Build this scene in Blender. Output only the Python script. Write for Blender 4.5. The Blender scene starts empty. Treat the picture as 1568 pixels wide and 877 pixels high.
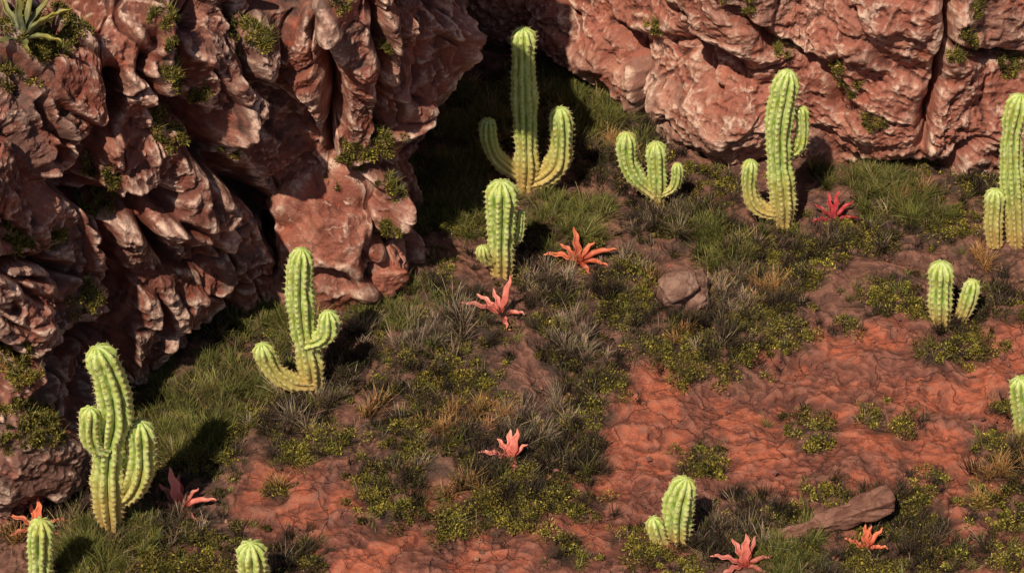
import bpy, math, random
import numpy as np
from mathutils import Vector
random.seed(7)
rng = np.random.default_rng(11)
scene = bpy.context.scene

# ------------------------------------------------------------------ survey
PITCH = math.radians(40.0); LENS = 85.0; DIST = 37.0
CAM = np.array([0.0, -DIST*math.cos(PITCH), DIST*math.sin(PITCH)])
FWD = np.array([0, math.cos(PITCH), -math.sin(PITCH)])
UP = np.array([0, math.sin(PITCH), math.cos(PITCH)])
RIGHT = np.array([1.0, 0, 0])
K = 36.0/LENS/1568.0

def ray(u, v):
    return FWD + RIGHT*((u-784)*K) - UP*((v-438.5)*K)
def at_z(u, v, z):
    d = ray(u, v); return CAM + d*((z-CAM[2])/d[2])
def at_y(u, v, y):
    d = ray(u, v); return CAM + d*((y-CAM[1])/d[1])
def project(Pt):
    d = Pt-CAM; w = d@FWD
    return 784+(d@RIGHT)/w/K, 438.5-(d@UP)/w/K, w

# ------------------------------------------------------------------ noise
RT = np.random.default_rng(3).random((65536, 8)).astype(np.float32)
def hidx(ix, iy, iz, seed):
    h = (ix*73856093) ^ (iy*19349663) ^ (iz*83492791) ^ (seed*977231)
    h = (h ^ (h >> 15))*2246822519 & 0xffffffff
    h = (h ^ (h >> 13))*3266489917 & 0xffffffff
    return (h >> 9) & 0xffff
def perlin(P, seed=0):
    I = np.floor(P).astype(np.int64); F = P-I
    U = F*F*F*(F*(F*6-15)+10)
    out = 0
    for dx in (0, 1):
        wx = U[:, 0] if dx else 1-U[:, 0]
        for dy in (0, 1):
            wy = U[:, 1] if dy else 1-U[:, 1]
            for dz in (0, 1):
                wz = U[:, 2] if dz else 1-U[:, 2]
                g = RT[hidx(I[:, 0]+dx, I[:, 1]+dy, I[:, 2]+dz, seed)]
                dot = (g[:, 0]*2-1)*(F[:, 0]-dx)+(g[:, 1]*2-1)*(F[:, 1]-dy)+(g[:, 2]*2-1)*(F[:, 2]-dz)
                out = out+wx*wy*wz*dot
    return out*1.5
def fbm(P, o=4, seed=0, gain=.5):
    a = 1; s = 0; f = 1
    for i in range(o):
        s = s+a*perlin(P*f+i*17.3, seed+i); a *= gain; f *= 2.03
    return s
def ridged(P, o=4, seed=0):
    a = 1; s = 0; f = 1
    for i in range(o):
        s = s+a*(0.5-np.abs(perlin(P*f+i*11.7, seed+i))*1.6); a *= .5; f *= 2.1
    return s
def worley(P, seed=0, k=14.0, flat=False):
    I = np.floor(P).astype(np.int64); n = len(P)
    F1 = np.full(n, 9.0); F2 = np.full(n, 9.0); ID = np.zeros(n)
    ws = np.zeros(n)+1e-30; vs = np.zeros(n)
    for dx in (-1, 0, 1):
        for dy in (-1, 0, 1):
            for dz in ((0,) if flat else (-1, 0, 1)):
                jx, jy, jz = I[:, 0]+dx, I[:, 1]+dy, I[:, 2]+dz
                r = RT[hidx(jx, jy, jz, seed)]
                ex = P[:, 0]-(jx+r[:, 0]); ey = P[:, 1]-(jy+r[:, 1])
                ez = 0*ex if flat else P[:, 2]-(jz+r[:, 2])
                d = np.sqrt(ex*ex+ey*ey+ez*ez)
                v = (r[:, 3]-.5)*1.2+(r[:, 4]-.5)*1.5*ex+(r[:, 5]-.5)*1.5*ey+(r[:, 6]-.5)*1.5*ez
                w = np.exp(-k*d)
                ws += w; vs += w*v
                c = d < F1
                F2 = np.where(c, F1, np.minimum(F2, d))
                ID = np.where(c, r[:, 7], ID); F1 = np.where(c, d, F1)
    return F1, F2, vs/ws, ID
def sstep(a, b, x):
    t = np.clip((x-a)/(b-a), 0, 1); return t*t*(3-2*t)
def polydist(x, y, L):
    best = np.full(x.shape, 1e9)
    for a, c in zip(L[:-1], L[1:]):
        d = c-a; t = np.clip(((x-a[0])*d[0]+(y-a[1])*d[1])/(d@d), 0, 1)
        best = np.minimum(best, np.hypot(x-a[0]-t*d[0], y-a[1]-t*d[1]))
    return best

# ------------------------------------------------------------------ mesh helpers
def make_obj(name, verts, faces_list, mat=None, smooth=True, attrs=None, colors=None, parent=None):
    me = bpy.data.meshes.new(name)
    verts = np.asarray(verts, dtype=np.float32)
    me.vertices.add(len(verts)); me.vertices.foreach_set('co', verts.ravel())
    loops = []; starts = []; off = 0
    for f in faces_list:
        f = np.asarray(f, dtype=np.int32)
        if len(f) == 0: continue
        loops.append(f.ravel()); starts.append(off+np.arange(len(f))*f.shape[1]); off += f.size
    loops = np.concatenate(loops).astype(np.int32); starts = np.concatenate(starts).astype(np.int32)
    me.loops.add(len(loops)); me.loops.foreach_set('vertex_index', loops)
    me.polygons.add(len(starts)); me.polygons.foreach_set('loop_start', starts)
    me.update(calc_edges=True)
    me.polygons.foreach_set('use_smooth', np.full(len(starts), smooth, dtype=bool))
    for k_, a in (attrs or {}).items():
        at = me.attributes.new(k_, 'FLOAT', 'POINT'); at.data.foreach_set('value', np.asarray(a, dtype=np.float32))
    if colors is not None:
        at = me.attributes.new('col', 'FLOAT_COLOR', 'POINT')
        c = np.ones((len(verts), 4), dtype=np.float32); c[:, :3] = colors
        at.data.foreach_set('color', c.ravel())
    if mat: me.materials.append(mat)
    ob = bpy.data.objects.new(name, me); scene.collection.objects.link(ob)
    if parent: ob.parent = parent
    return ob
def grid_faces(nu, nv, flip=False):
    i = np.arange(nu*nv).reshape(nu, nv)
    a = i[:-1, :-1].ravel(); b = i[1:, :-1].ravel(); c = i[1:, 1:].ravel(); d = i[:-1, 1:].ravel()
    return np.stack([a, d, c, b] if flip else [a, b, c, d], 1)
def grid_normals(G):
    du = np.gradient(G, axis=0); dv = np.gradient(G, axis=1)
    n = np.cross(du, dv); n /= np.linalg.norm(n, axis=2, keepdims=True)+1e-9
    return n
def box(A, r):
    def b1(A):
        p = np.concatenate([np.repeat(A[:1], r, 0), A, np.repeat(A[-1:], r+1, 0)], 0)
        c = np.cumsum(p, 0); c = np.concatenate([np.zeros_like(c[:1]), c], 0)
        return (c[2*r+1:2*r+1+len(A)]-c[:len(A)])/(2*r+1)
    A = b1(A); A = b1(A.swapaxes(0, 1)).swapaxes(0, 1); return A
def catmull(A, n):
    m = len(A); t = np.linspace(0, m-1-1e-6, n); i = t.astype(int); f = (t-i).reshape((-1,)+(1,)*(A.ndim-1))
    g = lambda j: A[np.clip(j, 0, m-1)]
    p0, p1, p2, p3 = g(i-1), g(i), g(i+1), g(i+2)
    return .5*((2*p1)+(-p0+p2)*f+(2*p0-5*p1+4*p2-p3)*f*f+(-p0+3*p1-3*p2+p3)*f**3)

# ------------------------------------------------------------------ materials
class NB:
    def __init__(s, name):
        s.m = bpy.data.materials.new(name); s.m.use_nodes = True
        s.nt = s.m.node_tree; s.nt.nodes.clear()
        s.out = s.n('ShaderNodeOutputMaterial')
    def n(s, t, **kw):
        x = s.nt.nodes.new(t)
        for k_, v in kw.items(): setattr(x, k_, v)
        return x
    def set(s, sock, v):
        if isinstance(v, bpy.types.NodeSocket): s.nt.links.new(v, sock)
        else: sock.default_value = v
    def attr(s, name, col=False):
        a = s.n('ShaderNodeAttribute'); a.attribute_name = name
        return a.outputs['Color' if col else 'Fac']
    def coord(s): return s.n('ShaderNodeTexCoord').outputs['Object']
    def scale(s, v, sc):
        m = s.n('ShaderNodeMapping'); s.set(m.inputs[0], v); m.inputs['Scale'].default_value = sc; return m.outputs[0]
    def warp(s, v, sc, amt, det=3):
        nz = s.n('ShaderNodeTexNoise'); s.set(nz.inputs['Vector'], v); nz.inputs['Scale'].default_value = sc; nz.inputs['Detail'].default_value = det
        m = s.n('ShaderNodeVectorMath', operation='SCALE'); s.nt.links.new(nz.outputs['Color'], m.inputs[0]); m.inputs['Scale'].default_value = amt
        a = s.n('ShaderNodeVectorMath', operation='ADD'); s.set(a.inputs[0], v); s.nt.links.new(m.outputs[0], a.inputs[1]); return a.outputs[0]
    def noise(s, v, sc, det=6, rough=.6, dist=0.0):
        x = s.n('ShaderNodeTexNoise'); s.set(x.inputs['Vector'], v)
        x.inputs['Scale'].default_value = sc; x.inputs['Detail'].default_value = det
        x.inputs['Roughness'].default_value = rough; x.inputs['Distortion'].default_value = dist
        return x.outputs['Fac']
    def voro(s, v, sc, feat='DISTANCE_TO_EDGE'):
        x = s.n('ShaderNodeTexVoronoi'); x.feature = feat; s.set(x.inputs['Vector'], v); x.inputs['Scale'].default_value = sc
        return x.outputs['Distance']
    def math(s, op, a, b=0.0, clamp=False):
        x = s.n('ShaderNodeMath', operation=op, use_clamp=clamp); s.set(x.inputs[0], a); s.set(x.inputs[1], b); return x.outputs[0]
    def rng(s, v, a, b, c=0.0, d=1.0):
        x = s.n('ShaderNodeMapRange'); x.interpolation_type = 'SMOOTHSTEP'; s.set(x.inputs[0], v)
        x.inputs[1].default_value = a; x.inputs[2].default_value = b; x.inputs[3].default_value = c; x.inputs[4].default_value = d
        return x.outputs[0]
    def mix(s, f, a, b, bt='MIX'):
        x = s.n('ShaderNodeMix', data_type='RGBA', blend_type=bt); s.set(x.inputs[0], f)
        for i, c in ((6, a), (7, b)):
            if isinstance(c, tuple): x.inputs[i].default_value = (*c, 1)
            else: s.nt.links.new(c, x.inputs[i])
        return x.outputs[2]
    def bump(s, h, strength, dist, nrm=None):
        x = s.n('ShaderNodeBump'); x.inputs['Strength'].default_value = strength; x.inputs['Distance'].default_value = dist
        s.set(x.inputs['Height'], h)
        if nrm: s.nt.links.new(nrm, x.inputs['Normal'])
        return x.outputs[0]
    def bsdf(s, col, rough=.8, nrm=None, spec=.3, sss=0):
        p = s.n('ShaderNodeBsdfPrincipled')
        if isinstance(col, tuple): p.inputs['Base Color'].default_value = (*col, 1)
        else: s.nt.links.new(col, p.inputs['Base Color'])
        s.set(p.inputs['Roughness'], rough); p.inputs['Specular IOR Level'].default_value = spec
        if nrm: s.nt.links.new(nrm, p.inputs['Normal'])
        return p.outputs[0]
    def fin(s, sh): s.nt.links.new(sh, s.out.inputs['Surface']); return s.m

def rock_mat(name, tones, pale, palew, veinw, seed=0.0):
    b = NB(name); co = b.coord()
    mp = b.n('ShaderNodeMapping'); b.set(mp.inputs[0], co); mp.inputs['Location'].default_value = (seed, seed*.7, 0); co = mp.outputs[0]
    cell = b.attr('cell'); cvx = b.attr('convex'); cv2 = b.attr('convex2')
    n1 = b.noise(co, .7, 3, .6, .6); n2 = b.noise(co, 2.6, 6, .65, .4); n3 = b.noise(co, 11, 6, .72)
    c = b.mix(b.rng(n1, .36, .62), tones[0], tones[1])
    c = b.mix(b.math('MULTIPLY', b.rng(cell, .5, .75), .8), c, tones[2])
    c = b.mix(b.math('MULTIPLY', b.rng(n2, .52, .66), .75), c, tones[3])
    c = b.mix(b.math('MULTIPLY', b.rng(b.noise(co, 1.1, 5, .6, 1.0), .50, .62), .85), c, tones[4])
    c = b.mix(b.math('MULTIPLY', b.rng(b.noise(co, 2.0, 5, .65, .8), .56, .66), .6), c, tones[5])
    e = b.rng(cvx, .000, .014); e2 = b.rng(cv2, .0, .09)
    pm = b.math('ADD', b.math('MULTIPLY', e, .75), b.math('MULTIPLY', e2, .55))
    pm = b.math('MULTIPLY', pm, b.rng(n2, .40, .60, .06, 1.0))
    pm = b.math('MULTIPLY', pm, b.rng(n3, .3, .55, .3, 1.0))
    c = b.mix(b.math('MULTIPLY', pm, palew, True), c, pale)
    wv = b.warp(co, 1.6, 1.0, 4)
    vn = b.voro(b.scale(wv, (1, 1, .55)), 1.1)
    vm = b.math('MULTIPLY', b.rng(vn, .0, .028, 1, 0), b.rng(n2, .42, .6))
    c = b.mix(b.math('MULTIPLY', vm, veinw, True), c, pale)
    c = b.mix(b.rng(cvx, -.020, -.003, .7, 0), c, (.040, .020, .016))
    c = b.mix(.6, c, b.mix(n3, (.35, .35, .35), (1.55, 1.52, 1.5)), 'MULTIPLY')
    h1 = b.noise(b.scale(co, (1, 1, .7)), 6, 7, .68, .2)
    nr = b.bump(h1, .75, .085); nr = b.bump(b.noise(co, 34, 4, .72), .55, .02, nr)
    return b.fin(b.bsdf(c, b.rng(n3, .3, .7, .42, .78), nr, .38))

M_LROCK = rock_mat('red_rock_weathered', [(.16, .048, .032), (.28, .080, .049), (.15, .090, .073), (.088, .039, .031), (.38, .140, .095), (.38, .078, .033)], (.80, .54, .42), .88, .2)
M_RROCK = rock_mat('red_rock_salmon', [(.33, .108, .070), (.43, .148, .100), (.31, .160, .120), (.23, .084, .058), (.52, .220, .150), (.44, .10, .048)], (.82, .56, .43), .85, .8, 13.0)

def ground_mat():
    b = NB('red_desert_soil'); co = b.coord()
    path = b.attr('path'); veg = b.attr('veg'); cav = b.attr('cav')
    n1 = b.noise(co, 1.1, 5, .62, .5); n2 = b.noise(co, 6, 6, .70); n3 = b.noise(co, 45, 4, .7)
    c = b.mix(b.rng(n1, .35, .62), (.090, .048, .036), (.21, .092, .063))
    red = b.mix(b.rng(n1, .40, .58), (.29, .080, .047), (.47, .125, .064))
    red = b.mix(b.math('MULTIPLY', b.rng(n2, .46, .66), .6), red, (.24, .085, .057))
    dk = b.rng(b.noise(co, .55, 4, .6, 1.2), .48, .58)
    red = b.mix(b.math('MULTIPLY', dk, .75), red, (.155, .060, .044))
    c = b.mix(b.rng(b.math('ADD', path, b.math('MULTIPLY', b.math('SUBTRACT', n1, .5), 1.2)), .18, .7), c, red)
    c = b.mix(b.math('MULTIPLY', b.rng(n2, .53, .66), .25), c, (.30, .19, .145))
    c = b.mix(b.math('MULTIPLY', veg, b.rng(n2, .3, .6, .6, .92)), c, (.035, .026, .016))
    w1 = b.warp(co, 2.0, .65, 5)
    ck1 = b.voro(b.scale(w1, (1, 1.3, .2)), 1.3); ck2 = b.voro(b.scale(b.warp(co, 4, .26, 4), (1, 1.3, .2)), 3.6)
    g1 = b.rng(b.noise(co, .9, 2), .42, .56); g2 = b.rng(b.noise(co, 1.6, 2), .48, .62)
    e1 = b.math('MULTIPLY', b.rng(ck1, 0, .018, 1, 0), g1); e2 = b.math('MULTIPLY', b.rng(ck2, 0, .032, 1, 0), g2)
    ck = b.math('MAXIMUM', e1, b.math('MULTIPLY', e2, .6))
    c = b.mix(b.math('MULTIPLY', ck, .65), c, (.050, .025, .019))
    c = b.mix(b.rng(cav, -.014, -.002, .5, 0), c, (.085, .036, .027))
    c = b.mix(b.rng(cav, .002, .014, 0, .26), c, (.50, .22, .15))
    c = b.mix(.5, c, b.mix(n3, (.4, .4, .4), (1.5, 1.45, 1.4)), 'MULTIPLY')
    nr = b.bump(b.math('SUBTRACT', 1.0, ck), .8, .035)
    nr = b.bump(b.noise(co, 8, 6, .60, .3), .8, .08, nr); nr = b.bump(n3, .5, .012, nr)
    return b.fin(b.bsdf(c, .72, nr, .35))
M_GROUND = ground_mat()

def foliage_mat(name, rough=.6, tr=.25):
    b = NB(name); c = b.attr('col', True)
    p = b.bsdf(c, rough, None, .2)
    if tr == 0: return b.fin(p)
    t = b.n('ShaderNodeBsdfTranslucent'); b.nt.links.new(c, t.inputs[0])
    m = b.n('ShaderNodeMixShader'); m.inputs[0].default_value = tr
    b.nt.links.new(p, m.inputs[1]); b.nt.links.new(t.outputs[0], m.inputs[2])
    return b.fin(m.outputs[0])
M_GRASS = foliage_mat('grass_blades'); M_MOSS = foliage_mat('moss_leaves', .8, .12)

def cactus_mat():
    b = NB('cactus_skin'); co = b.coord()
    crest = b.attr('crest'); hb = b.attr('hbase'); ar = b.attr('areole')
    n1 = b.noise(co, 4, 5, .6); n2 = b.noise(b.scale(co, (1, 1, .3)), 20, 6, .7)
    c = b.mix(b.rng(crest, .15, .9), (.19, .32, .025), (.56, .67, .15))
    c = b.mix(b.math('MULTIPLY', b.rng(n2, .42, .62), .8), c, (.74, .80, .36))
    c = b.mix(b.math('MULTIPLY', b.rng(n1, .5, .68), .6), c, (.54, .53, .10))
    c = b.mix(b.math('ADD', hb, b.math('MULTIPLY', b.math('SUBTRACT', n1, .55), .6), True), c, (.64, .43, .14))
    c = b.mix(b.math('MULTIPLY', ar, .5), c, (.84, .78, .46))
    c = b.mix(b.rng(b.noise(co, 13, 5, .7), .59, .70, 0, .8), c, (.33, .19, .07))
    nr = b.bump(n2, .8, .022)
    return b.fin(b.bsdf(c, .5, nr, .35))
M_CACTUS = cactus_mat()
b = NB('cactus_spines'); M_SPINE = b.fin(b.bsdf(b.mix(b.noise(b.coord(), 9, 3), (.34, .16, .08), (.74, .60, .34)), .6))
def leaf_mat():
    b = NB('bromeliad_leaf'); co = b.coord(); c = b.attr('col', True)
    n = b.noise(co, 16, 6, .7)
    c = b.mix(.6, c, b.mix(n, (.35, .3, .3), (1.7, 1.55, 1.5)), 'MULTIPLY')
    return b.fin(b.bsdf(c, .38, b.bump(n, .5, .03), .5))
M_LEAF = leaf_mat()
def stone_mat(name, c1, c2):
    b = NB(name); co = b.coord(); n = b.noise(co, 5, 7, .7, .4)
    c = b.mix(b.rng(n, .35, .65), c1, c2)
    return b.fin(b.bsdf(c, .85, b.bump(b.noise(co, 14, 8, .7), .8, .05), .25))
M_STONE = stone_mat('grey_brown_stone', (.17, .080, .057), (.36, .21, .155))
M_WOOD = stone_mat('weathered_slab', (.15, .060, .042), (.32, .16, .11))
M_GRAV = foliage_mat('gravel_stones', .9, 0.0)

# ------------------------------------------------------------------ vegetation layout (u, v, radius)
GREEN = [(690,320,60),(745,205,62),(820,150,50),(900,170,70),(860,340,62),(1370,310,62),(1330,290,40),(400,490,66),(360,590,60),(600,490,50),(160,835,66),(120,850,50),
 (250,600,50),(1110,375,48),(1220,855,50),(280,690,50),(650,350,40),(430,560,40),(670,270,45),(740,330,45),(900,320,35),(320,640,45),(950,170,40),(700,150,35),(1060,345,30),(230,670,40),(1430,350,30),(1260,280,25),(560,460,30),
 (860,220,50),(720,260,45),(800,110,40),(890,120,40),(980,240,30),(350,450,40),(460,510,36),(680,210,36)]
GREY = [(830,420,50),(650,525,40),(460,625,50),(1090,465,48),(880,525,50),(700,520,38),(960,395,30),(630,545,30),(1130,800,46),(1110,430,30),(870,620,34),(270,800,30),(790,660,40),(1020,340,34),(560,520,34)]
DARK = [(720,500,60),(850,450,45),(1020,335,60),(1230,372,45),(850,665,58),(990,205,55),(340,500,50),(540,570,46),(270,800,56),(430,860,56),(1400,825,62),(1540,460,36),(500,600,40),(800,380,40),(880,545,50),(1060,480,45),
 (1100,810,60),(910,250,50),(820,690,50),(660,560,40),(480,560,40),(1080,330,45),(680,460,30),(1500,300,40),(600,350,20),(940,260,50),(1250,865,40),(70,780,50),(1500,470,40),
 (640,640,36),(700,690,40),(620,730,36),(740,730,40),(1120,510,44),(1180,470,36),(1000,500,34),(1150,400,40),(1280,370,34),(900,590,34),(1350,370,34),(1450,490,30),(300,610,40),(1180,790,40),(1540,720,36),
 (1370,780,50),(880,690,40),(780,760,40),(600,600,36),(420,640,36),(1100,540,34),(1210,440,34),(930,440,34)]
TAN = [(720,645,40),(702,745,26),(1180,440,34),(1535,715,36),(1512,402,28),(650,655,24),(1400,310,20),(120,740,24),(940,230,30),(430,745,14),(1080,440,24),(20,800,30),(30,110,26),(850,240,24),(1010,420,18),(1050,520,18),(560,640,18),(1500,750,20)]
MOSS = [(640,610,40),(580,740,45),(690,795,38),(780,775,50),(870,755,46),(640,705,44),(740,600,40),(500,680,44),(940,480,36),(1030,535,46),(1120,550,44),(1200,505,44),(1230,430,36),(985,460,36),(920,590,44),(905,620,36),
 (835,500,30),(1075,690,34),(1240,650,38),(1345,630,26),(1390,642,24),(1435,722,16),(1480,530,44),(1370,455,40),(1330,365,44),(1450,350,40),(1510,350,30),(1250,392,34),(1540,690,40),(1530,780,44),(1530,850,36),
 (870,840,30),(430,750,16),(350,840,46),(300,700,54),(330,670,40),(60,745,40),(1180,835,40),(1400,780,50),(1280,770,46),(980,825,44),(670,430,24),(1300,495,20),(530,440,26),(600,780,40),(740,770,46),(820,750,44),
 (620,660,40),(700,580,40),(230,850,50),(150,870,50),(250,640,44),(380,640,40),(450,690,36),(560,500,30),(620,560,24),(1060,560,34),(1150,480,40),(1130,390,40),(980,400,30),(940,410,26),(1180,385,40),(1290,360,34),
 (1340,470,26),(1430,540,26),(1420,480,30),(1560,480,30),(1050,870,40),(1330,860,46),(1440,850,40),(1210,790,34),(1530,620,20),(1090,700,26),(1250,670,24),(900,670,24),(640,330,34),(700,350,34),(760,300,34),(900,380,30),
 (860,120,40),(760,130,40),(1060,270,30),(1110,290,30),(1480,290,30),(1540,300,34),(1420,270,30),(200,720,40),(110,740,36),(300,860,36),(380,430,26),(450,500,40),(800,200,40),(850,180,36),(920,210,34)]
def xy0(p): q = at_z(p[0], p[1], 0.0); return (q[0], q[1], p[2]/100.0)
VEG = np.array([xy0(p) for p in GREEN+GREY+DARK+TAN+MOSS])
PATH = np.array([at_z(u, v, 0)[:2] for u, v in [(1750,560),(1568,575),(1400,580),(1250,600),(1080,640),(960,720),(900,790),(740,850),(500,880),(330,960)]])
PATH2 = np.array([at_z(u, v, 0)[:2] for u, v in [(1300,560),(1330,680),(1200,730),(1440,740),(1490,860),(1600,1000)]])
PATH3 = np.array([at_z(u, v, 0)[:2] for u, v in [(440,770),(480,800),(560,860),(1000,780)]])
def gh(x, y):
    P = np.stack([x, y, x*0+3.3], 1)
    h = .34*perlin(P*.22, 50)+.16*perlin(P*.6, 51)+.06*perlin(P*1.5, 52)
    h = h-.14*sstep(1.8, .2, polydist(x, y, PATH))
    return h
def gh1(x, y): return float(gh(np.array([x]), np.array([y]))[0])
def on_ground(u, v):
    z = 0.0
    for _ in range(6):
        p = at_z(u, v, z); z = gh1(p[0], p[1])
    return np.array([p[0], p[1], z])

# ------------------------------------------------------------------ ground
xs = np.concatenate([-9.6-np.geomspace(.1, 160, 26)[::-1], np.linspace(-9.6, 9.6, 1000), 9.6+np.geomspace(.1, 160, 26)])
ys = np.concatenate([-8.2-np.geomspace(.1, 160, 26)[::-1], np.linspace(-8.2, 9.5, 800), 9.5+np.geomspace(.1, 200, 26)])
X, Y = np.meshgrid(xs, ys, indexing='ij'); x = X.ravel(); y = Y.ravel()
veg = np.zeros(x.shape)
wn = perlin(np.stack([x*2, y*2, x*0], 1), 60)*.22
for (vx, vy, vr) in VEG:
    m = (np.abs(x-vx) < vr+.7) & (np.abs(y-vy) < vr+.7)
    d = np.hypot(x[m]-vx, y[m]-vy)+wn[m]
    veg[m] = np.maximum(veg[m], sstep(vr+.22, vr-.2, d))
def pathdist(x, y): return np.minimum(polydist(x, y, PATH)-.35, np.minimum(polydist(x, y, PATH2), polydist(x, y, PATH3)+.2))
path = sstep(1.8, .2, pathdist(x, y))
P3 = np.stack([x, y, x*0], 1)
W = P3.copy(); W[:, 0] += .34*perlin(P3*1.3, 61)+.11*perlin(P3*5, 65)+.03*perlin(P3*14, 67); W[:, 1] += .34*perlin(P3*1.3, 62)+.11*perlin(P3*5, 66)+.03*perlin(P3*14, 68)
det = np.zeros(x.shape)
m1 = sstep(-.3, .3, perlin(P3*.8, 71)); m2 = sstep(-.10, .40, perlin(P3*1.2+5, 75))
F1, F2, fc, _ = worley(W*np.array([1.5, 2.1, 1]), 70, 22, True)
det += .10*fc*(.4+.6*m1)-.03*m1*np.exp(-((F2-F1)/.04)**2)
F1, F2, fc, _ = worley(W*np.array([3.8, 5.8, 1]), 72, 14, True)
det += .045*fc*(.2+.8*m2)-.010*m2*np.exp(-((F2-F1)/.07)**2)
F1, F2, fc, _ = worley(W*np.array([8., 12., 1]), 73, 9, True)
det += .022*fc*(.3+.7*m2)
det += .065*fbm(P3*2.2, 6, 74, .52)
det *= (1-.3*veg)
far = np.maximum(np.abs(x)-9.6, np.abs(y-.65)-8.9)
z = gh(x, y)+det*sstep(2, 0, far)
G = np.stack([x, y, z], 1).reshape(len(xs), len(ys), 3)
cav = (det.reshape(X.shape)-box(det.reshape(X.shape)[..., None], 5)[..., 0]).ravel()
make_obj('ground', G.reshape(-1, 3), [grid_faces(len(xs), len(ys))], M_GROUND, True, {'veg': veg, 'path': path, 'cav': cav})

# ------------------------------------------------------------------ cliffs
def rock_disp(P, seed, big=1.3, tall=2.2, amp=(.62, .20, .055), groove=(.60, .14, .03), cleft_mask=.0, strata=.05):
    W = P+.0
    for i in range(3):
        W[:, i] += .34*perlin(P*.5+i*9.1, seed+i)+.05*perlin(P*2.1+i*5.7, seed+10+i)
    W[:, 0] += .18*P[:, 2]
    d = np.zeros(len(P))
    F1, F2, f, ID = worley(W/np.array([big, big, tall]), seed+20, 22)
    m = sstep(cleft_mask-.3, cleft_mask+.25, perlin(P*.5, seed+33))
    d += amp[0]*f-groove[0]*m*np.exp(-((F2-F1)/.10)**2)
    F1, F2, f2, ID2 = worley(W/np.array([.5*big, .5*big, .40*tall])+3.1, seed+21, 24)
    m = sstep(-.25, .3, perlin(P*1.1, seed+34))
    d += amp[1]*f2-groove[1]*m*np.exp(-((F2-F1)/.06)**2)
    F1, F2, f3, _ = worley(W/np.array([.27, .27, .34])+1.7, seed+22, 22)
    m3 = sstep(-.35, .3, perlin(P*1.3+7, seed+35))
    d += amp[2]*f3*(.2+.8*m3)
    F1, F2, f4, _ = worley(W/np.array([.12, .12, .14])+.7, seed+23, 15)
    d += amp[2]*.35*f4*(.25+.75*m3)
    S = W.copy(); S[:, 2] = S[:, 2]*2.2+S[:, 0]*.7; S[:, :2] *= .55
    d += strata*ridged(S*1.6, 5, seed+44)
    d += .12*fbm(P*1.3, 3, seed+40, .48)+.045*fbm(P*5.2, 4, seed+50, .62)
    return d, ID*.5+ID2*.5

def build_cliff(name, cols, zs, nu, nv, mat, seed, clefts=(), **kw):
    C = np.array([[at_z(u, v, zz) for (u, v), zz in zip(col, zs)] for col in cols])
    A = catmull(C, nu); A = catmull(A.swapaxes(0, 1), nv).swapaxes(0, 1)
    N = grid_normals(A)
    flip = (N.reshape(-1, 3)@np.array([0.2, -.7, .7])).mean() < 0
    if flip: N = -N
    N = box(N, 14); N /= np.linalg.norm(N, axis=2, keepdims=True)
    AF = A.reshape(-1, 3)
    d, ID = rock_disp(AF.copy(), seed, **kw)
    uu, vv, _ = project(AF)
    uu = uu+14*perlin(AF*1.6, seed+60)+5*perlin(AF*5, seed+61); vv = vv+14*perlin(AF*1.6, seed+62)
    for (L, wd, dep) in clefts:
        q = polydist(uu, vv, np.array(L, float))
        d -= dep*np.exp(-(q/wd)**2)
    G = A+N*d.reshape(nu, nv, 1)
    N2 = grid_normals(G)
    if flip: N2 = -N2
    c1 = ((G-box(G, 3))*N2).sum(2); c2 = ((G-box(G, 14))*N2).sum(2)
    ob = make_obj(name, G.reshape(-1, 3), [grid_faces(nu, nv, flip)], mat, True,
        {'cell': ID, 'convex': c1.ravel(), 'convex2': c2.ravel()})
    return ob, G, N2

ZL = [-.5, .8, 2.2, 3.6, 5.0, 6.0, 6.6, 7.0]
LC = [
 [(-520,960),(-525,870),(-540,760),(-560,640),(-590,520),(-620,400),(-680,200),(-760,0)],
 [(-200,860),(-205,760),(-215,640),(-235,510),(-260,380),(-290,240),(-340,60),(-400,-200)],
 [(-60,830),(-55,735),(-62,610),(-80,475),(-100,340),(-130,190),(-170,10),(-220,-240)],
 [(50,790),(58,690),(55,560),(45,420),(25,280),(0,135),(-40,-50),(-80,-260)],
 [(120,720),(118,625),(112,500),(98,360),(80,225),(60,90),(20,-90),(-20,-290)],
 [(170,610),(165,540),(165,430),(160,310),(148,185),(130,55),(100,-120),(70,-300)],
 [(275,540),(245,500),(240,395),(235,285),(225,165),(215,35),(200,-130),(180,-310)],
 [(360,480),(345,430),(345,335),(340,230),(330,110),(320,-10),(310,-160),(300,-330)],
 [(430,470),(428,385),(428,280),(425,172),(420,60),(415,-50),(410,-200),(400,-350)],
 [(520,470),(520,385),(515,280),(510,172),(505,60),(500,-50),(490,-200),(480,-360)],
 [(600,455),(600,365),(592,265),(592,160),(590,50),(588,-60),(580,-200),(570,-370)],
 [(640,390),(632,300),(630,205),(650,115),(650,20),(645,-80),(635,-220),(620,-380)],
 [(640,280),(625,195),(635,105),(665,35),(680,-50),(670,-130),(650,-260),(640,-400)],
 [(650,150),(640,60),(655,-30),(680,-90),(690,-170),(680,-240),(660,-340),(650,-440)],
 [(680,0),(690,-80),(700,-180),(710,-260),(710,-340),(700,-400),(690,-460),(680,-520)],
]
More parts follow.
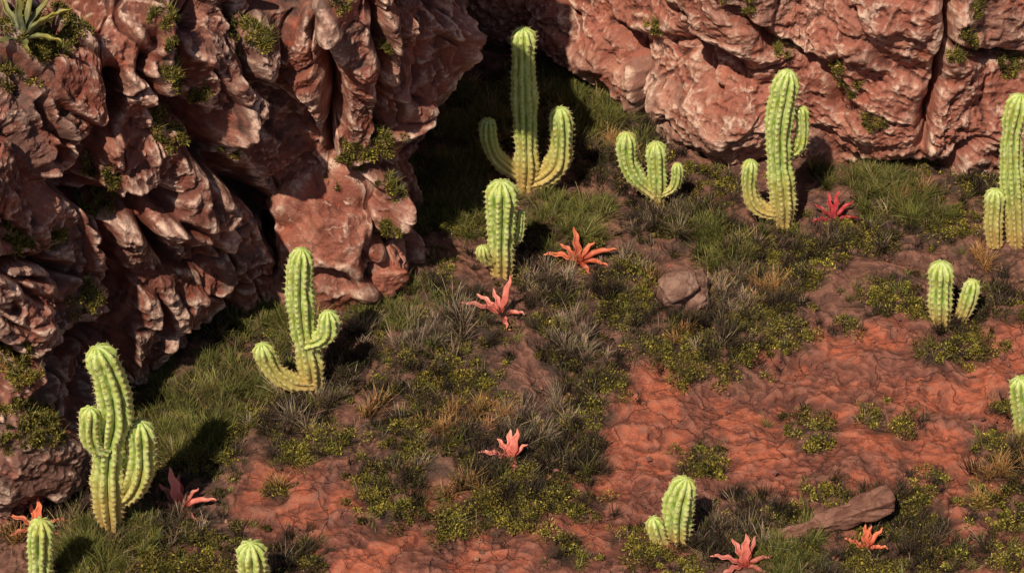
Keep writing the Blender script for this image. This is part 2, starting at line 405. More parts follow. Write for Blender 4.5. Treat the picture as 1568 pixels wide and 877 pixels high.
CL_L = [([(168,120),(172,175),(140,240),(128,290),(150,320),(190,325),(235,300)], 14, .9), ([(262,170),(318,200),(340,262),(395,300),(428,345),(422,400)], 15, .9),
 ([(200,300),(228,352),(262,395)], 10, .6), ([(478,20),(500,110),(512,190),(498,250),(556,290)], 13, .85), ([(566,0),(582,70),(600,150),(596,200)], 11, .7),
 ([(158,360),(182,440),(170,520)], 12, .7), ([(540,300),(572,350),(600,370)], 9, .5), ([(380,20),(372,90),(410,150),(405,200)], 9, .5), ([(0,405),(60,400),(120,420)], 8, .4),
 ([(0,530),(60,560),(110,545)], 8, .4), ([(230,60),(215,110),(250,160)], 8, .4), ([(60,150),(100,215),(95,250)], 8, .4)]
cliff, GL, NL = build_cliff('rock_cliff', LC, ZL, 980, 640, M_LROCK, 100, CL_L, big=1.25, tall=2.3, amp=(.66, .30, .10), groove=(.26, .16, .03), strata=.025)
ZR = [-.5, .8, 2.2, 3.6, 5.0, 6.2, 6.8]
edge = [(560,20),(700,60),(790,75),(870,112),(950,145),(1050,205),(1130,240),(1230,235),(1320,268),(1450,287),(1568,255),(1700,240),(1900,230),(2150,240)]
RC = []
for (u, v) in edge:
    RC.append([(u, v+12), (u, v-35), (u+2, v-155), (u+6, v-275), (u+10, v-395), (u+14, v-530), (u+18, v-720)])
CL_R = [([(1075,20),(1045,70),(1085,140)], 8, .4), ([(1130,0),(1170,50),(1260,90),(1275,180)], 8, .4), ([(1452,0),(1462,70),(1425,170),(1405,250)], 11, .6), ([(940,40),(985,110),(1000,170)], 9, .4), ([(1460,80),(1568,110)], 8, .4), ([(860,0),(880,60)], 7, .3)]
cliff2, GR, NR = build_cliff('rock_cliff', RC, ZR, 1000, 440, M_RROCK, 300, CL_R, big=2.5, tall=2.6, amp=(.62, .20, .055), groove=(.12, .08, .022), cleft_mask=.15, strata=.045)

# boulders at the foot of the cliff
def boulder(name, c, rad, seed, mat, n=150, amp=1.0, rot=0.0):
    th = np.linspace(0, 2*math.pi, 2*n); ph = np.linspace(0.001, math.pi-.001, n)
    T, Pp = np.meshgrid(th, ph, indexing='ij')
    S = np.stack([np.sin(Pp)*np.cos(T), np.sin(Pp)*np.sin(T), np.cos(Pp)], 2)
    S = np.sign(S)*np.abs(S)**.85
    r = np.array(rad); A = S*r
    D = S.reshape(-1, 3)/np.linalg.norm(S.reshape(-1, 3), axis=1, keepdims=True)
    s = float(np.mean(r)); Q = A.reshape(-1, 3)+np.array([seed*3.7, 1, 2])
    F1, F2, f, ID = worley(Q/(s*1.1), seed, 22); F1, F2b, f2, ID2 = worley(Q/(s*.5), seed+1, 24)
    d = s*(.42*f+.08*f2)*amp+.07*s*fbm(Q/(s*.6), 6, seed+2, .55)+.04*s*ridged(Q/(s*.9), 5, seed+4)
    G = (A.reshape(-1, 3)+D*d[:, None])
    cr, sr = math.cos(rot), math.sin(rot)
    G = np.stack([G[:, 0]*cr-G[:, 1]*sr, G[:, 0]*sr+G[:, 1]*cr, G[:, 2]], 1)+np.array(c)
    G = G.reshape(2*n, n, 3); G[-1] = G[0]
    N2 = D.reshape(2*n, n, 3)
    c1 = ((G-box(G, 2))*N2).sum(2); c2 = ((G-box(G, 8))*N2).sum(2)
    return make_obj(name, G.reshape(-1, 3), [grid_faces(2*n, n, True)], mat, True, {'cell': ID*.5+ID2*.5, 'convex': c1.ravel(), 'convex2': c2.ravel()})
def put_boulder(u, v, rad, seed, mat=M_LROCK, sink=.25, rot=0., name='boulder', n=150):
    p = on_ground(u, v); p[2] += rad[2]*(1-sink); return boulder(name, p, rad, seed, mat, n, rot=rot)
put_boulder(512, 450, (.76, .72, 1.18), 201, M_RROCK, .2)
put_boulder(592, 440, (.36, .35, .45), 202, M_RROCK)
put_boulder(432, 445, (.22, .25, .28), 203, M_RROCK)
put_boulder(1042, 462, (.40, .28, .32), 215, M_STONE, .3, .5)
put_boulder(1064, 470, (.22, .2, .18), 206, M_STONE, .3, .2)
put_boulder(30, 745, (.5, .45, .5), 207, M_RROCK, .3)

# long flat slab lying half buried
pa = on_ground(1190, 826); pb = on_ground(1365, 798); mid = (pa+pb)/2; mid[2] += .24
L = np.linalg.norm(pb-pa)/2; rot = math.atan2(pb[1]-pa[1], pb[0]-pa[0])
def slab(c, L, w, h, rot):
    nu, nv = 200, 80
    t = np.linspace(-1, 1, nu); a = np.linspace(0, 2*math.pi, nv)
    T, A = np.meshgrid(t, a, indexing='ij')
    ca, sa = np.cos(A), np.sin(A)
    m = np.maximum(np.abs(ca), np.abs(sa))**.95
    wd = w*(.8+.3*T)*(1-np.abs(T)**24); hh = h*(.7+.35*T)*(1-np.abs(T)**24)
    P = np.stack([T*L, ca/m*wd, sa/m*hh+.20*T], 2).reshape(-1, 3)
    F1, F2, f, _ = worley(P*np.array([2.0, 3, 3])+5, 400, 26); F1, F2, f2, _ = worley(P*np.array([5, 12, 12])+5, 401, 16)
    D = np.stack([T*0, ca, sa], 2).reshape(-1, 3)
    P = P+D*(.05*f+.03*f2+.025*fbm(P*np.array([2, 7, 7]), 5, 402))[:, None]
    cr, sr = math.cos(rot), math.sin(rot)
    return np.stack([P[:, 0]*cr-P[:, 1]*sr, P[:, 0]*sr+P[:, 1]*cr, P[:, 2]], 1)+c, grid_faces(nu, nv, True)
v_, f_ = slab(mid, L, .15, .15, rot)
make_obj('stone_slab', v_, [f_], M_WOOD, True)

# ------------------------------------------------------------------ cliff surface points for plants
CV = np.concatenate([GL.reshape(-1, 3), GR.reshape(-1, 3)]); CN = np.concatenate([NL.reshape(-1, 3), NR.reshape(-1, 3)])
CU, CVv, CW = project(CV)
def cliff_points(u, v, r, n):
    m = np.where((np.abs(CU-u) < 6) & (np.abs(CVv-v) < 6))[0]
    if len(m) == 0: return np.zeros((0, 3)), np.zeros((0, 3))
    p = CV[m[np.argmin(CW[m])]]
    m = np.where((np.linalg.norm(CV-p, axis=1) < r*1.3) & (CN[:, 2] > .25))[0]
    if len(m) < 20: m = np.where(np.linalg.norm(CV-p, axis=1) < r*.7)[0]
    k_ = rng.choice(m, n); return CV[k_], CN[k_]

# ------------------------------------------------------------------ grass
def blades(roots, up, L, W, spread, droop, c0, c1, cvar):
    n = len(roots)
    az = rng.random(n)*2*math.pi; tl = np.abs(rng.normal(0, 1, n))*spread
    out = np.stack([np.cos(az), np.sin(az), np.zeros(n)], 1)
    d = up+out*tl[:, None]; d /= np.linalg.norm(d, axis=1, keepdims=True)
    Ln = L*(.45+.75*rng.random(n)); side = np.stack([-np.sin(az), np.cos(az), np.zeros(n)], 1)
    a2 = rng.random(n)*6.28
    side = side*np.cos(a2)[:, None]*.6+np.array([1, 0, 0])*np.sin(a2)[:, None]*.8; side += 1e-3
    side /= np.linalg.norm(side, axis=1, keepdims=True)
    bend = (out*.6+rng.normal(0, .35, (n, 3))); bend[:, 2] = -.5
    bd = droop*(.3+rng.random(n))
    V = np.zeros((n, 7, 3)); C = np.zeros((n, 7, 3))
    cr = (1+cvar*rng.normal(0, 1, (n, 1))).clip(.3, 2.2); hue = 1+.10*rng.normal(0, 1, (n, 3))
    for i, t in enumerate((0, .35, .7)):
        c = roots+d*(Ln*t)[:, None]+bend*(Ln*bd*t*t)[:, None]
        w = W*(1-t*.6)*.5
        V[:, 2*i] = c-side*w; V[:, 2*i+1] = c+side*w
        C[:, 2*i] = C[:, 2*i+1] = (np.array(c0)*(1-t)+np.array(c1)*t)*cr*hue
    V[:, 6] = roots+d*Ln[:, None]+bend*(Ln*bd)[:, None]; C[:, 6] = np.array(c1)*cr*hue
    o = np.arange(n)[:, None]*7
    q = np.concatenate([o+np.array([0, 1, 3, 2]), o+np.array([2, 3, 5, 4])]); t = o+np.array([4, 5, 6])
    return V.reshape(-1, 3), q, t, C.reshape(-1, 3).clip(0.003, .9)
class Acc:
    def __init__(s): s.v = []; s.q = []; s.t = []; s.c = []; s.o = 0
    def add(s, r):
        v, q, t, c = r; s.v.append(v); s.q.append(q+s.o); s.t.append(t+s.o); s.c.append(c); s.o += len(v)
    def done(s, name, mat, smooth=True):
        fl = [np.concatenate(s.q)]
        if any(len(t) for t in s.t): fl.append(np.concatenate([t for t in s.t if len(t)]))
        return make_obj(name, np.concatenate(s.v), fl, mat, smooth, colors=np.concatenate(s.c))
def tufts_at(acc, x, y, lean, per, L, W, spread, droop, c0, c1, cvar):
    n = len(x); s = .5+.8*rng.random(n); tc = (1+.30*rng.normal(0, 1, n)).clip(.4, 1.9)
    k_ = np.repeat(np.arange(n), per)
    x2 = x[k_]+rng.normal(0, .035, n*per); y2 = y[k_]+rng.normal(0, .035, n*per)
    roots = np.stack([x2, y2, gh(x2, y2)-.02], 1)
    up = np.array([0, 0, 1.])+lean[k_]
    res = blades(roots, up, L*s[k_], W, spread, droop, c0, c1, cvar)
    acc.add((res[0], res[1], res[2], (res[3]*np.repeat(tc[k_], 7)[:, None]).clip(.003, .9)))
def tufts(acc, patch, tuft_density, per, L, W, spread, droop, c0, c1, cvar=.3, rfac=1.0):
    u, v, r = patch; c = at_z(u, v, 0); R = r/100*rfac
    n = max(3, int(tuft_density*R*R*math.pi))
    a = rng.random(n)*6.283; rr = R*np.sqrt(rng.random(n))*(1+.3*rng.normal(0, 1, n))
    x = c[0]+rr*np.cos(a); y = c[1]+rr*np.sin(a)
    lean = np.stack([np.cos(a), np.sin(a), 0*a], 1)*(.35*(rr/R))[:, None]
    tufts_at(acc, x, y, lean, per, L, W, spread, droop, c0, c1, cvar)
ag = Acc(); ad = Acc(); at_ = Acc(); ak = Acc()
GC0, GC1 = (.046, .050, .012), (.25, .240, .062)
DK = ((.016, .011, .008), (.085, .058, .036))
for p in GREEN:
    tufts(ag, p, 32, 85, .34, .009, .65, .45, GC0, GC1, .35)
    tufts(ag, p, 10, 30, .38, .008, .65, .5, (.13, .10, .035), (.50, .38, .17), .3)
    tufts(ak, p, 6, 30, .26, .011, .7, .3, *DK, .3)
for p in GREY:
    tufts(ad, p, 20, 60, .34, .009, .65, .35, (.06, .038, .024), (.58, .42, .28), .35)
    tufts(ak, p, 8, 40, .28, .011, .75, .3, *DK, .4)
for p in DARK:
    tufts(ak, p, 30, 50, .28, .011, .75, .3, *DK, .4)
    tufts(ad, p, 5, 22, .30, .009, .7, .3, (.05, .034, .024), (.48, .35, .22), .35)
    tufts(ag, p, 6, 26, .26, .010, .7, .4, GC0, GC1, .3)
for p in TAN:
    tufts(at_, p, 28, 60, .30, .010, .6, .4, (.15, .07, .022), (.66, .36, .14), .25)
for p in MOSS:
    tufts(ag, p, 10, 26, .18, .009, .8, .4, (.045, .045, .012), (.30, .27, .06), .35, 1.1)
    tufts(ak, p, 12, 30, .19, .010, .9, .3, *DK, .3, 1.15)
    tufts(ad, p, 2, 18, .20, .008, .8, .3, (.05, .034, .024), (.48, .35, .22), .35, 1.1)
# loose growth spilling off the vegetated ground
n = 2600; x = rng.uniform(-8.6, 8.8, n); y = rng.uniform(-7.4, 8.2, n)
keep = (sstep(1.8, .2, pathdist(x, y)) < .35+.25*rng.random(n)) & (perlin(np.stack([x*.9, y*.9, 0*x], 1), 95) > -.12)
x = x[keep]; y = y[keep]; z0 = np.zeros((len(x), 3)); h = len(x)//3
tufts_at(ak, x[:h], y[:h], z0[:h], 34, .20, .010, .9, .3, *DK, .4)
tufts_at(ag, x[h:2*h], y[h:2*h], z0[h:2*h], 34, .18, .009, .8, .4, GC0, GC1, .35)
LX, LY = x[2*h:], y[2*h:]

# ------------------------------------------------------------------ moss
def moss_leaves(cent, nrm, R, per, c0, c1):
    n = len(cent); k_ = np.repeat(np.arange(n), per); N = n*per
    d = rng.normal(0, 1, (N, 3)); d /= np.linalg.norm(d, axis=1, keepdims=True)
    dn = (d*nrm[k_]).sum(1); d = np.where((dn < -.15)[:, None], -d, d)
    rad = R[k_]*(.45+.85*rng.random(N)**.9)
    p = cent[k_]+d*rad[:, None]*np.array([1.15, 1.15, .8])
    ax = rng.normal(0, .8, (N, 3)); ax += d*1.0; ax /= np.linalg.norm(ax, axis=1, keepdims=True)
    sd = np.cross(ax, rng.normal(0, 1, (N, 3))); sd /= np.linalg.norm(sd, axis=1, keepdims=True)
    l = (.016+.028*rng.random(N))[:, None]; w = l*.26
    V = np.stack([p, p+ax*l*.55+sd*w, p+ax*l*1.2, p+ax*l*.55-sd*w], 1)
    t = (rng.random(N)**1.6*.95+.30*(rad/R[k_]-.8)).clip(0, 1)[:, None]
    bc = (1+.45*rng.normal(0, 1, n)).clip(.25, 2.0)[k_][:, None]; hue = rng.random(n)[k_][:, None]
    C = (np.array(c0)*(1-t)+np.array(c1)*t)*bc
    C = C*(1-hue*.5)+C*np.array([1.05, .75, .8])*(hue*.5)
    C = np.repeat(C, 4, 0)
    return V.reshape(-1, 3), np.arange(N*4).reshape(-1, 4), np.zeros((0, 3), int), C.clip(.003, .8)
am = Acc()
MC0, MC1 = (.034, .028, .008), (.42, .37, .065)
for p in MOSS:
    c = at_z(p[0], p[1], 0); R = p[2]/100
    n = max(4, int(100*R*R*math.pi*.42)); a = rng.random(n)*6.283; rr = R*np.sqrt(rng.random(n))*(1+.3*rng.normal(0, 1, n))
    x = c[0]+rr*np.cos(a); y = c[1]+rr*np.sin(a)
    rb = .03+.09*rng.random(n)**1.5
    am.add(moss_leaves(np.stack([x, y, gh(x, y)+.02], 1), np.tile([0, 0, 1.], (n, 1)), rb, 120, MC0, MC1))
am.add(moss_leaves(np.stack([LX, LY, gh(LX, LY)+.01], 1), np.tile([0, 0, 1.], (len(LX), 1)), .025+.06*rng.random(len(LX))**1.5, 90, MC0, MC1))
for p in GREEN+DARK+GREY:
    c = at_z(p[0], p[1], 0); R = p[2]/100*1.1
    n = int(18*R*R*math.pi); a = rng.random(n)*6.283; rr = R*np.sqrt(rng.random(n))
    x = c[0]+rr*np.cos(a); y = c[1]+rr*np.sin(a)
    am.add(moss_leaves(np.stack([x, y, gh(x, y)], 1), np.tile([0, 0, 1.], (n, 1)), .03+.06*rng.random(n), 80, (.028, .022, .008), (.28, .24, .05)))
CLIFFMOSS = [(375,55,25),(395,65,22),(255,50,22),(280,120,20),(265,200,24),(315,160,16),(60,30,36),(20,100,30),(100,45,28),(45,60,30),(545,258,26),(520,268,18),(595,220,24),(590,80,12),(90,372,20),(30,360,22),(140,465,22),
 (30,555,28),(30,655,34),(70,645,30),(150,270,22),(150,300,22),(350,240,14),(560,420,24),(1000,52,16),(1120,12,24),(1480,75,26),(1550,92,22),(1340,190,16),(1275,118,16),(1505,10,16),(1200,70,12),(590,365,20),(530,5,16),(600,300,18),(1300,140,14),(540,410,20)]
for (u, v, r) in CLIFFMOSS:
    R = r/100; n = max(5, int(150*R*R*math.pi))
    P_, N_ = cliff_points(u, v, R, n)
    if len(P_) == 0: continue
    am.add(moss_leaves(P_, N_, .02+.045*rng.random(len(P_)), 80, MC0, (.38, .33, .06)))
    k_ = rng.integers(0, len(P_), 170)
    up = N_[k_]*.5+np.array([0, 0, .8]); up /= np.linalg.norm(up, axis=1, keepdims=True)
    ag.add(blades(P_[k_], up, .20, .009, .5, .4, GC0, (.40, .36, .10), .3))
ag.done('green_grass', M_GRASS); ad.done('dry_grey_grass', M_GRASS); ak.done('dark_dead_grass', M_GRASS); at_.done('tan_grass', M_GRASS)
am.done('moss', M_MOSS, False)

# ------------------------------------------------------------------ gravel
def gravel(n):
    ph = (1+5**.5)/2
    ico = np.array([(-1,ph,0),(1,ph,0),(-1,-ph,0),(1,-ph,0),(0,-1,ph),(0,1,ph),(0,-1,-ph),(0,1,-ph),(ph,0,-1),(ph,0,1),(-ph,0,-1),(-ph,0,1)])/1.9
    fc = np.array([(0,11,5),(0,5,1),(0,1,7),(0,7,10),(0,10,11),(1,5,9),(5,11,4),(11,10,2),(10,7,6),(7,1,8),(3,9,4),(3,4,2),(3,2,6),(3,6,8),(3,8,9),(4,9,5),(2,4,11),(6,2,10),(8,6,7),(9,8,1)])
    x = rng.uniform(-9, 9, n*4); y = rng.uniform(-8, 8.5, n*4)
    dens = sstep(0, .6, perlin(np.stack([x, y, x*0], 1)*.8, 90))+.08
    k_ = rng.random(n*4) < dens*.6; x = x[k_][:n]; y = y[k_][:n]; n = len(x)
    s = .009+.035*rng.random(n)**6
    V = ico[None]*(1+.28*rng.normal(0, 1, (n, 12, 1)))*s[:, None, None]*rng.uniform(.6, 1.4, (n, 1, 3))*np.array([1.2, 1.2, .7])
    V[:, :, 0] += x[:, None]; V[:, :, 1] += y[:, None]; V[:, :, 2] += (gh(x, y)+s*.3+.01)[:, None]
    c = np.array([.25, .11, .075])*(1+.35*rng.normal(0, 1, (n, 1))).clip(.4, 2)*(1+.1*rng.normal(0, 1, (n, 3)))
    make_obj('gravel', V.reshape(-1, 3), [(np.arange(n)[:, None, None]*12+fc[None]).reshape(-1, 3)], M_GRAV, False, colors=np.repeat(c, 12, 0).clip(.02, .6))
gravel(3500)

# ------------------------------------------------------------------ cacti
def tube(pts, r, ribs, zbase, base_tag):
    pts = np.array(pts, float)
    dens = catmull(pts, 200); seg = np.linalg.norm(np.diff(dens, axis=0), axis=1); s = np.concatenate([[0], np.cumsum(seg)])
    L = s[-1]; n = max(16, int(L/.016)); tipn = 14; th = np.linspace(0, 1, tipn)
    l0 = max(L-r*1.1, L*.3)
    sv = np.concatenate([np.linspace(0, l0, n), l0+(L-l0)*np.sin(th[1:]*math.pi/2)])
    P = np.stack([np.interp(sv, s, dens[:, i]) for i in range(3)], 1)
    T = np.gradient(P, axis=0)+1e-9; T /= np.linalg.norm(T, axis=1, keepdims=True)
    tail = L-sv; R = r*np.sqrt(np.clip(1-np.clip(1-tail/(r*1.1), 0, 1)**2, 0.0004, 1))
    ph = rng.random()*9
    R = R*(1+.07*np.sin(sv*4.1+ph)+.035*np.sin(sv*11+ph*2))
    R = R*(.74+.26*sstep(0, r*3.5, sv))
    m = ribs*8; A = np.linspace(0, 2*math.pi, m, endpoint=False)
    X_ = np.zeros_like(P); x0 = np.array([1, 0.3, 0.0])
    for i in range(len(P)):
        x0 = x0-T[i]*(x0@T[i]); x0 /= np.linalg.norm(x0); X_[i] = x0
    Yv = np.cross(T, X_)
    c = np.abs(np.cos(ribs*A/2))
    prof = .64+.39*c**.85
    per = .105
    ribk = np.round(A*ribs/(2*math.pi)).astype(int) % ribs
    offs = RT[ribk+int(ph*50), 1]
    bump = np.cos(2*math.pi*((sv/per+.25*np.sin(sv*3+ph))[:, None]+offs[None]*.6))
    rad = R[:, None]*(prof[None]+.06*np.clip(bump, -.3, 1)*(c**5)[None])
    wob = perlin(np.stack([np.repeat(sv*5, m), np.tile(np.cos(A)*2, len(sv)), np.tile(np.sin(A)*2, len(sv))+ph], 1), 500).reshape(len(sv), m)
    rad *= 1+.11*wob
    V = P[:, None]+X_[:, None]*(rad*np.cos(A))[..., None]+Yv[:, None]*(rad*np.sin(A))[..., None]
    i = np.arange(len(sv)*m).reshape(len(sv), m); j = np.roll(i, -1, 1)
    F = np.stack([i[:-1].ravel(), j[:-1].ravel(), j[1:].ravel(), i[1:].ravel()], 1)
    crest = np.tile(c, (len(sv), 1)); ar = (np.clip(bump, 0, 1)**3)*(c**7)[None]
    hb = np.clip(1.15-(V[..., 2]-zbase)/base_tag, 0, 1)
    sp = []
    for q in range(ribs):
        for s0 in np.arange(per, L-.01, per):
            ii = int(np.argmin(np.abs(sv-(s0-offs[q*8]*.06))))
            o = V[ii, q*8]; nd = o-P[ii]; nn = np.linalg.norm(nd)+1e-9; nd = nd/nn
            for e in range(4):
                d = nd+rng.normal(0, .5, 3)+T[ii]*rng.uniform(-.3, .5); d /= np.linalg.norm(d)
                sp.append((o-nd*.006, d, rng.uniform(.025, .058)))
    return V.reshape(-1, 3), F, crest.ravel(), ar.ravel(), hb.ravel(), sp
def cactus(base, tubes):
    b0 = on_ground(*base); vs = []; fs = []; cr = []; ar = []; hb = []; sps = []; o = 0
    hmax = 0
    for k_, (pts, r, ribs) in enumerate(tubes):
        W_ = np.array([at_y(p[0], p[1], b0[1]+(p[2] if len(p) > 2 else 0)) for p in pts])
        hmax = max(hmax, W_[-1][2]-b0[2])
        if pts[0][1] >= base[1]-2 and k_ == 0: W_[0][2] -= .08
        v, f, c, a, h, sp = tube(W_, r/100., ribs, b0[2], .36*hmax)
        vs.append(v); fs.append(f+o); cr.append(c); ar.append(a); hb.append(h); sps += sp; o += len(v)
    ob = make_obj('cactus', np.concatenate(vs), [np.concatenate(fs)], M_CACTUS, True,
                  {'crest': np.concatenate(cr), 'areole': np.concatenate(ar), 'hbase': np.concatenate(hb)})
    O = np.array([s[0] for s in sps]); D = np.array([s[1] for s in sps]); Ln = np.array([s[2] for s in sps])[:, None]
    sd = np.cross(D, rng.normal(0, 1, D.shape)); sd /= np.linalg.norm(sd, axis=1, keepdims=True); s2 = np.cross(D, sd); w = .0045
    V = np.stack([O+sd*w, O-sd*w*.5+s2*w*.87, O-sd*w*.5-s2*w*.87, O+D*Ln], 1).reshape(-1, 3)
    o4 = np.arange(len(O))[:, None]*4
    F = np.concatenate([o4+np.array(t) for t in ((0, 1, 3), (1, 2, 3), (2, 0, 3))])
    make_obj('spines', V, [F], M_SPINE, False, parent=ob)
    return ob
cactus((803,290), [([(804,292),(806,240),(804,180),(802,110),(801,43)], 19, 9),
   ([(805,272),(778,256),(757,236),(748,210),(747,182)], 14, 8), ([(806,280),(835,268),(855,245),(860,210),(857,165)], 19, 9)])
cactus((768,415), [([(768,418),(767,370),(768,325),(768,277)], 22, 9), ([(750,400,-.1),(741,392,-.15),(738,376,-.15)], 12, 8), ([(782,375,.1),(794,362,.1),(799,322,.1)], 7, 7)])
cactus((1007,312), [([(1008,314),(1007,285),(1006,255),(1004,218)], 15, 8), ([(1004,298),(982,280),(965,255),(959,230),(960,203)], 15, 8), ([(1012,298,-.05),(1030,288,-.05),(1037,270,-.05),(1037,250,-.05)], 9, 7)])
cactus((1200,345), [([(1201,348),(1199,300),(1193,240),(1193,185),(1200,145),(1208,108)], 20, 9), ([(1196,328),(1170,322),(1153,308),(1147,280),(1150,245)], 13, 8), ([(1205,238,.1),(1222,226,.1),(1229,200,.1),(1227,163,.1)], 11, 7)])
cactus((1556,372), [([(1558,376),(1553,320),(1549,260),(1550,200),(1563,145)], 17, 9), ([(1524,374,-.1),(1521,345,-.1),(1524,290,-.1)], 16, 8)])
cactus((1441,490), [([(1441,493),(1440,450),(1442,401)], 19, 9), ([(1470,488,.05),(1480,468,.05),(1491,428,.05)], 13, 7)])
cactus((478,594), [([(480,596),(474,550),(464,500),(459,440),(462,381)], 19, 9), ([(478,588,-.05),(448,585,-.15),(420,568,-.2),(407,548,-.2),(400,526,-.2)], 15, 8), ([(470,525,-.05),(492,518,-.1),(503,503,-.1),(502,476,-.1)], 15, 8)])
cactus((168,803), [([(170,806),(165,740),(168,680),(176,630),(168,580),(147,531)], 22, 9), ([(175,768,.05),(202,745,.05),(216,705,.05),(214,645,.05)], 20, 9), ([(165,690,-.15),(145,682,-.2),(137,660,-.2),(138,624,-.2)], 13, 7)])
cactus((62,905), [([(62,908),(62,860),(63,796)], 17, 8)])
cactus((385,905), [([(385,908),(387,870),(384,831)], 19, 9), ([(400,905,.1),(403,880,.1),(404,862,.1)], 10, 7)])
cactus((1042,826), [([(1040,829),(1038,790),(1042,760),(1052,732)], 20, 9), ([(1018,835,-.1),(1008,820,-.1),(999,792,-.1)], 14, 7)])
cactus((1567,665), [([(1567,668),(1566,630),(1562,578)], 16, 8)])

# ------------------------------------------------------------------ bromeliads / agave
def rosette(name, base, leaves, c0, c1, wid, zoff=0.0, pos=None):
    b0 = on_ground(*base) if pos is None else np.array(pos); b0 = b0+np.array([0, 0, zoff])
    vs = []; fs = []; cs = []; o = 0
    for (az, el, L, w, curl) in leaves:
        nu, nv = 22, 7; t = np.linspace(0, 1, nu); s = np.linspace(-1, 1, nv)
        az_ = math.radians(az); el0 = math.radians(el)
        ang = el0-math.radians(curl)*t**1.3
        ds = L/(nu-1); hr = np.concatenate([[0], np.cumsum(np.cos(ang[:-1])*ds)]); hz = np.concatenate([[0], np.cumsum(np.sin(ang[:-1])*ds)])
        dirh = np.array([math.cos(az_), math.sin(az_), 0]); side = np.array([-math.sin(az_), math.cos(az_), 0])
        nrm = -np.sin(ang)[:, None]*dirh+np.cos(ang)[:, None]*np.array([0, 0, 1])
        wd = w*(.55+.45*np.sin(np.clip(t*2.2, 0, math.pi/2)))*(1-t**2.2)**.8
        wav = .012*np.sin(t*17+az)
        C = b0+dirh*hr[:, None]+np.array([0, 0, 1])*hz[:, None]+side*(wav)[:, None]
        V = C[:, None]+side*(wd[:, None]*s[None])[..., None]+nrm[:, None]*(wd[:, None]*(.55*np.abs(s)**1.4)[None]+.01*np.sin(t*23+az)[:, None]*np.abs(s)[None])[..., None]
        Vb = V-nrm[:, None]*(.012+.015*(1-np.abs(s))[None, :, None])
        f = grid_faces(nu, nv)
        k_ = rng.random()
        tt = t[:, None]**.7
        col = np.array(c0)*(1-tt)+np.array(c1)*tt; col = col*(.60+.6*k_)
        col = np.repeat(col[:, None], nv, 1)*(1+.3*np.abs(s)**3)[None, :, None]
        for VV in (V, Vb):
            vs.append(VV.reshape(-1, 3)); fs.append(f+o); cs.append(col.reshape(-1, 3)*(1 if VV is V else .8)); o += nu*nv
        e0 = np.arange(nu)*nv; tot = nu*nv; a0 = o-2*tot
        for ed in (e0, e0+nv-1):
            fs.append(np.stack([a0+ed[:-1], a0+ed[1:], a0+tot+ed[1:], a0+tot+ed[:-1]], 1))
    return make_obj(name, np.concatenate(vs), [np.concatenate(fs)], M_LEAF, True, colors=np.concatenate(cs).clip(0, .95))
ORG = ((.32, .030, .018), (.86, .25, .12)); PNK = ((.36, .030, .028), (.90, .32, .24)); CRM = ((.18, .015, .018), (.52, .05, .06))
rosette('red_bromeliad', (886,402), [(5,38,.66,.075,45),(178,32,.58,.07,40),(105,66,.58,.07,15),(40,50,.42,.06,30),(150,48,.42,.06,30),(-60,20,.34,.06,50),(-20,28,.5,.065,50)], *ORG, .08)
rosette('red_bromeliad', (768,482), [(60,65,.64,.065,5),(175,32,.66,.055,35),(120,55,.42,.055,10),(0,20,.36,.055,40),(-75,15,.34,.055,30),(150,40,.5,.055,30)], *PNK, .07)
rosette('red_bromeliad', (783,705), [(60,68,.50,.08,5),(95,60,.45,.08,15),(178,35,.50,.055,40),(140,55,.38,.065,20),(20,55,.35,.06,20),(-80,25,.28,.06,40)], *PNK, .08)
rosette('red_bromeliad', (276,780), [(120,70,.66,.095,5),(5,38,.55,.065,55),(180,30,.44,.055,35),(150,55,.48,.06,20),(40,45,.40,.06,30),(-45,20,.38,.055,40),(95,60,.5,.08,20)], *PNK, .12)
rosette('red_bromeliad', (60,812), [(80,70,.50,.07,0),(165,48,.52,.045,70),(15,42,.46,.045,70),(200,30,.42,.04,60),(-20,25,.40,.04,60),(120,60,.4,.06,15),(-100,20,.3,.045,50)], *ORG, .22)
rosette('red_bromeliad', (1275,340), [(70,72,.54,.05,10),(110,62,.50,.05,10),(35,52,.50,.045,60),(150,50,.42,.045,40),(0,35,.46,.04,70),(190,35,.36,.045,60)], *CRM, .05)
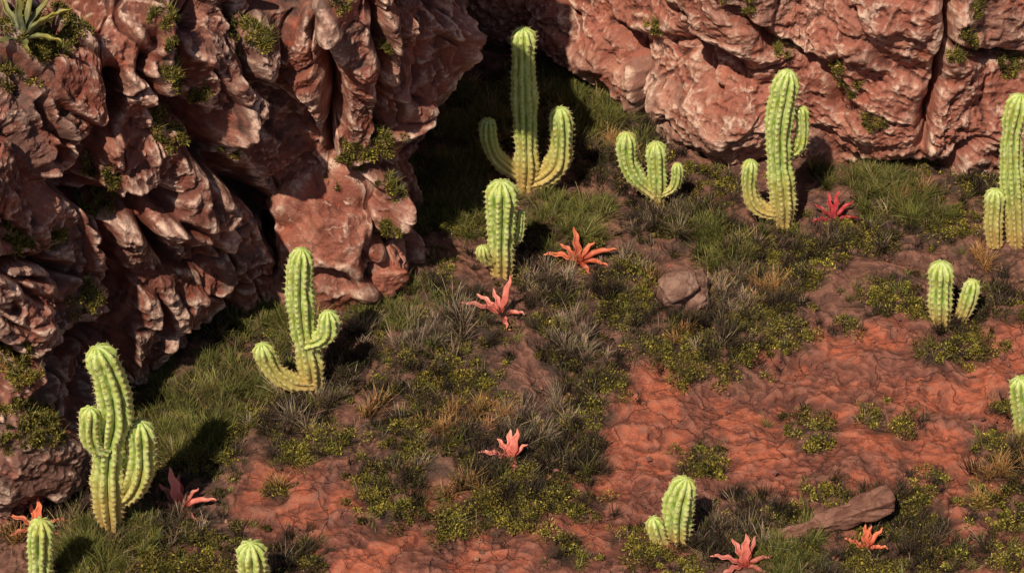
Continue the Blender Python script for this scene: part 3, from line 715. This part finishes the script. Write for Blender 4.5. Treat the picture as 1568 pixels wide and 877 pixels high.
rosette('red_bromeliad', (1140,866), [(85,72,.50,.075,0),(55,60,.45,.06,20),(130,58,.42,.06,20),(172,32,.50,.05,40),(10,32,.42,.05,40),(210,20,.38,.05,40),(-30,20,.36,.05,50)], *PNK, .08)
rosette('red_bromeliad', (1325,842), [(100,72,.40,.06,0),(35,50,.40,.05,20),(165,40,.34,.045,30),(0,25,.32,.045,40),(70,62,.36,.05,20)], *ORG, .06)
P_, N_ = cliff_points(18, 62, .25, 5)
if len(P_):
    p = P_.mean(0)
    rosette('blue_agave', None, [(a, e, l, .055, c) for a, e, l, c in [(20,35,.75,25),(60,60,.8,10),(95,70,.75,5),(130,50,.7,20),(170,40,.7,30),(-20,25,.6,40),(-70,25,.45,40),(220,25,.6,40),(45,45,.78,25),(0,50,.65,30)]], (.03, .09, .10), (.34, .30, .05), .06, pos=p)

# ------------------------------------------------------------------ light, camera
w = bpy.data.worlds.new('World'); scene.world = w; w.use_nodes = True
nt = w.node_tree; bg = nt.nodes['Background']; sky = nt.nodes.new('ShaderNodeTexSky')
sky.sky_type = 'NISHITA'; sky.sun_disc = False
EL = math.radians(55); AZ = math.radians(210)
sky.sun_elevation = EL; sky.sun_rotation = AZ
nt.links.new(sky.outputs[0], bg.inputs[0]); bg.inputs[1].default_value = .05
src = Vector((math.sin(AZ)*math.cos(EL), math.cos(AZ)*math.cos(EL), math.sin(EL)))
sl = bpy.data.lights.new('sun', 'SUN'); sl.energy = 4.3; sl.angle = math.radians(.8); sl.color = (1, .88, .71)
so = bpy.data.objects.new('sun', sl); scene.collection.objects.link(so); so.rotation_euler = src.to_track_quat('Z', 'Y').to_euler()
cd = bpy.data.cameras.new('camera'); cd.lens = LENS; cd.clip_end = 1000; cd.sensor_width = 36
cam = bpy.data.objects.new('camera', cd); scene.collection.objects.link(cam)
cam.location = CAM.tolist(); cam.rotation_euler = (math.pi/2-PITCH, 0, 0)
scene.camera = cam
scene.view_settings.view_transform = 'Standard'; scene.view_settings.look = 'None'; scene.view_settings.exposure = 0
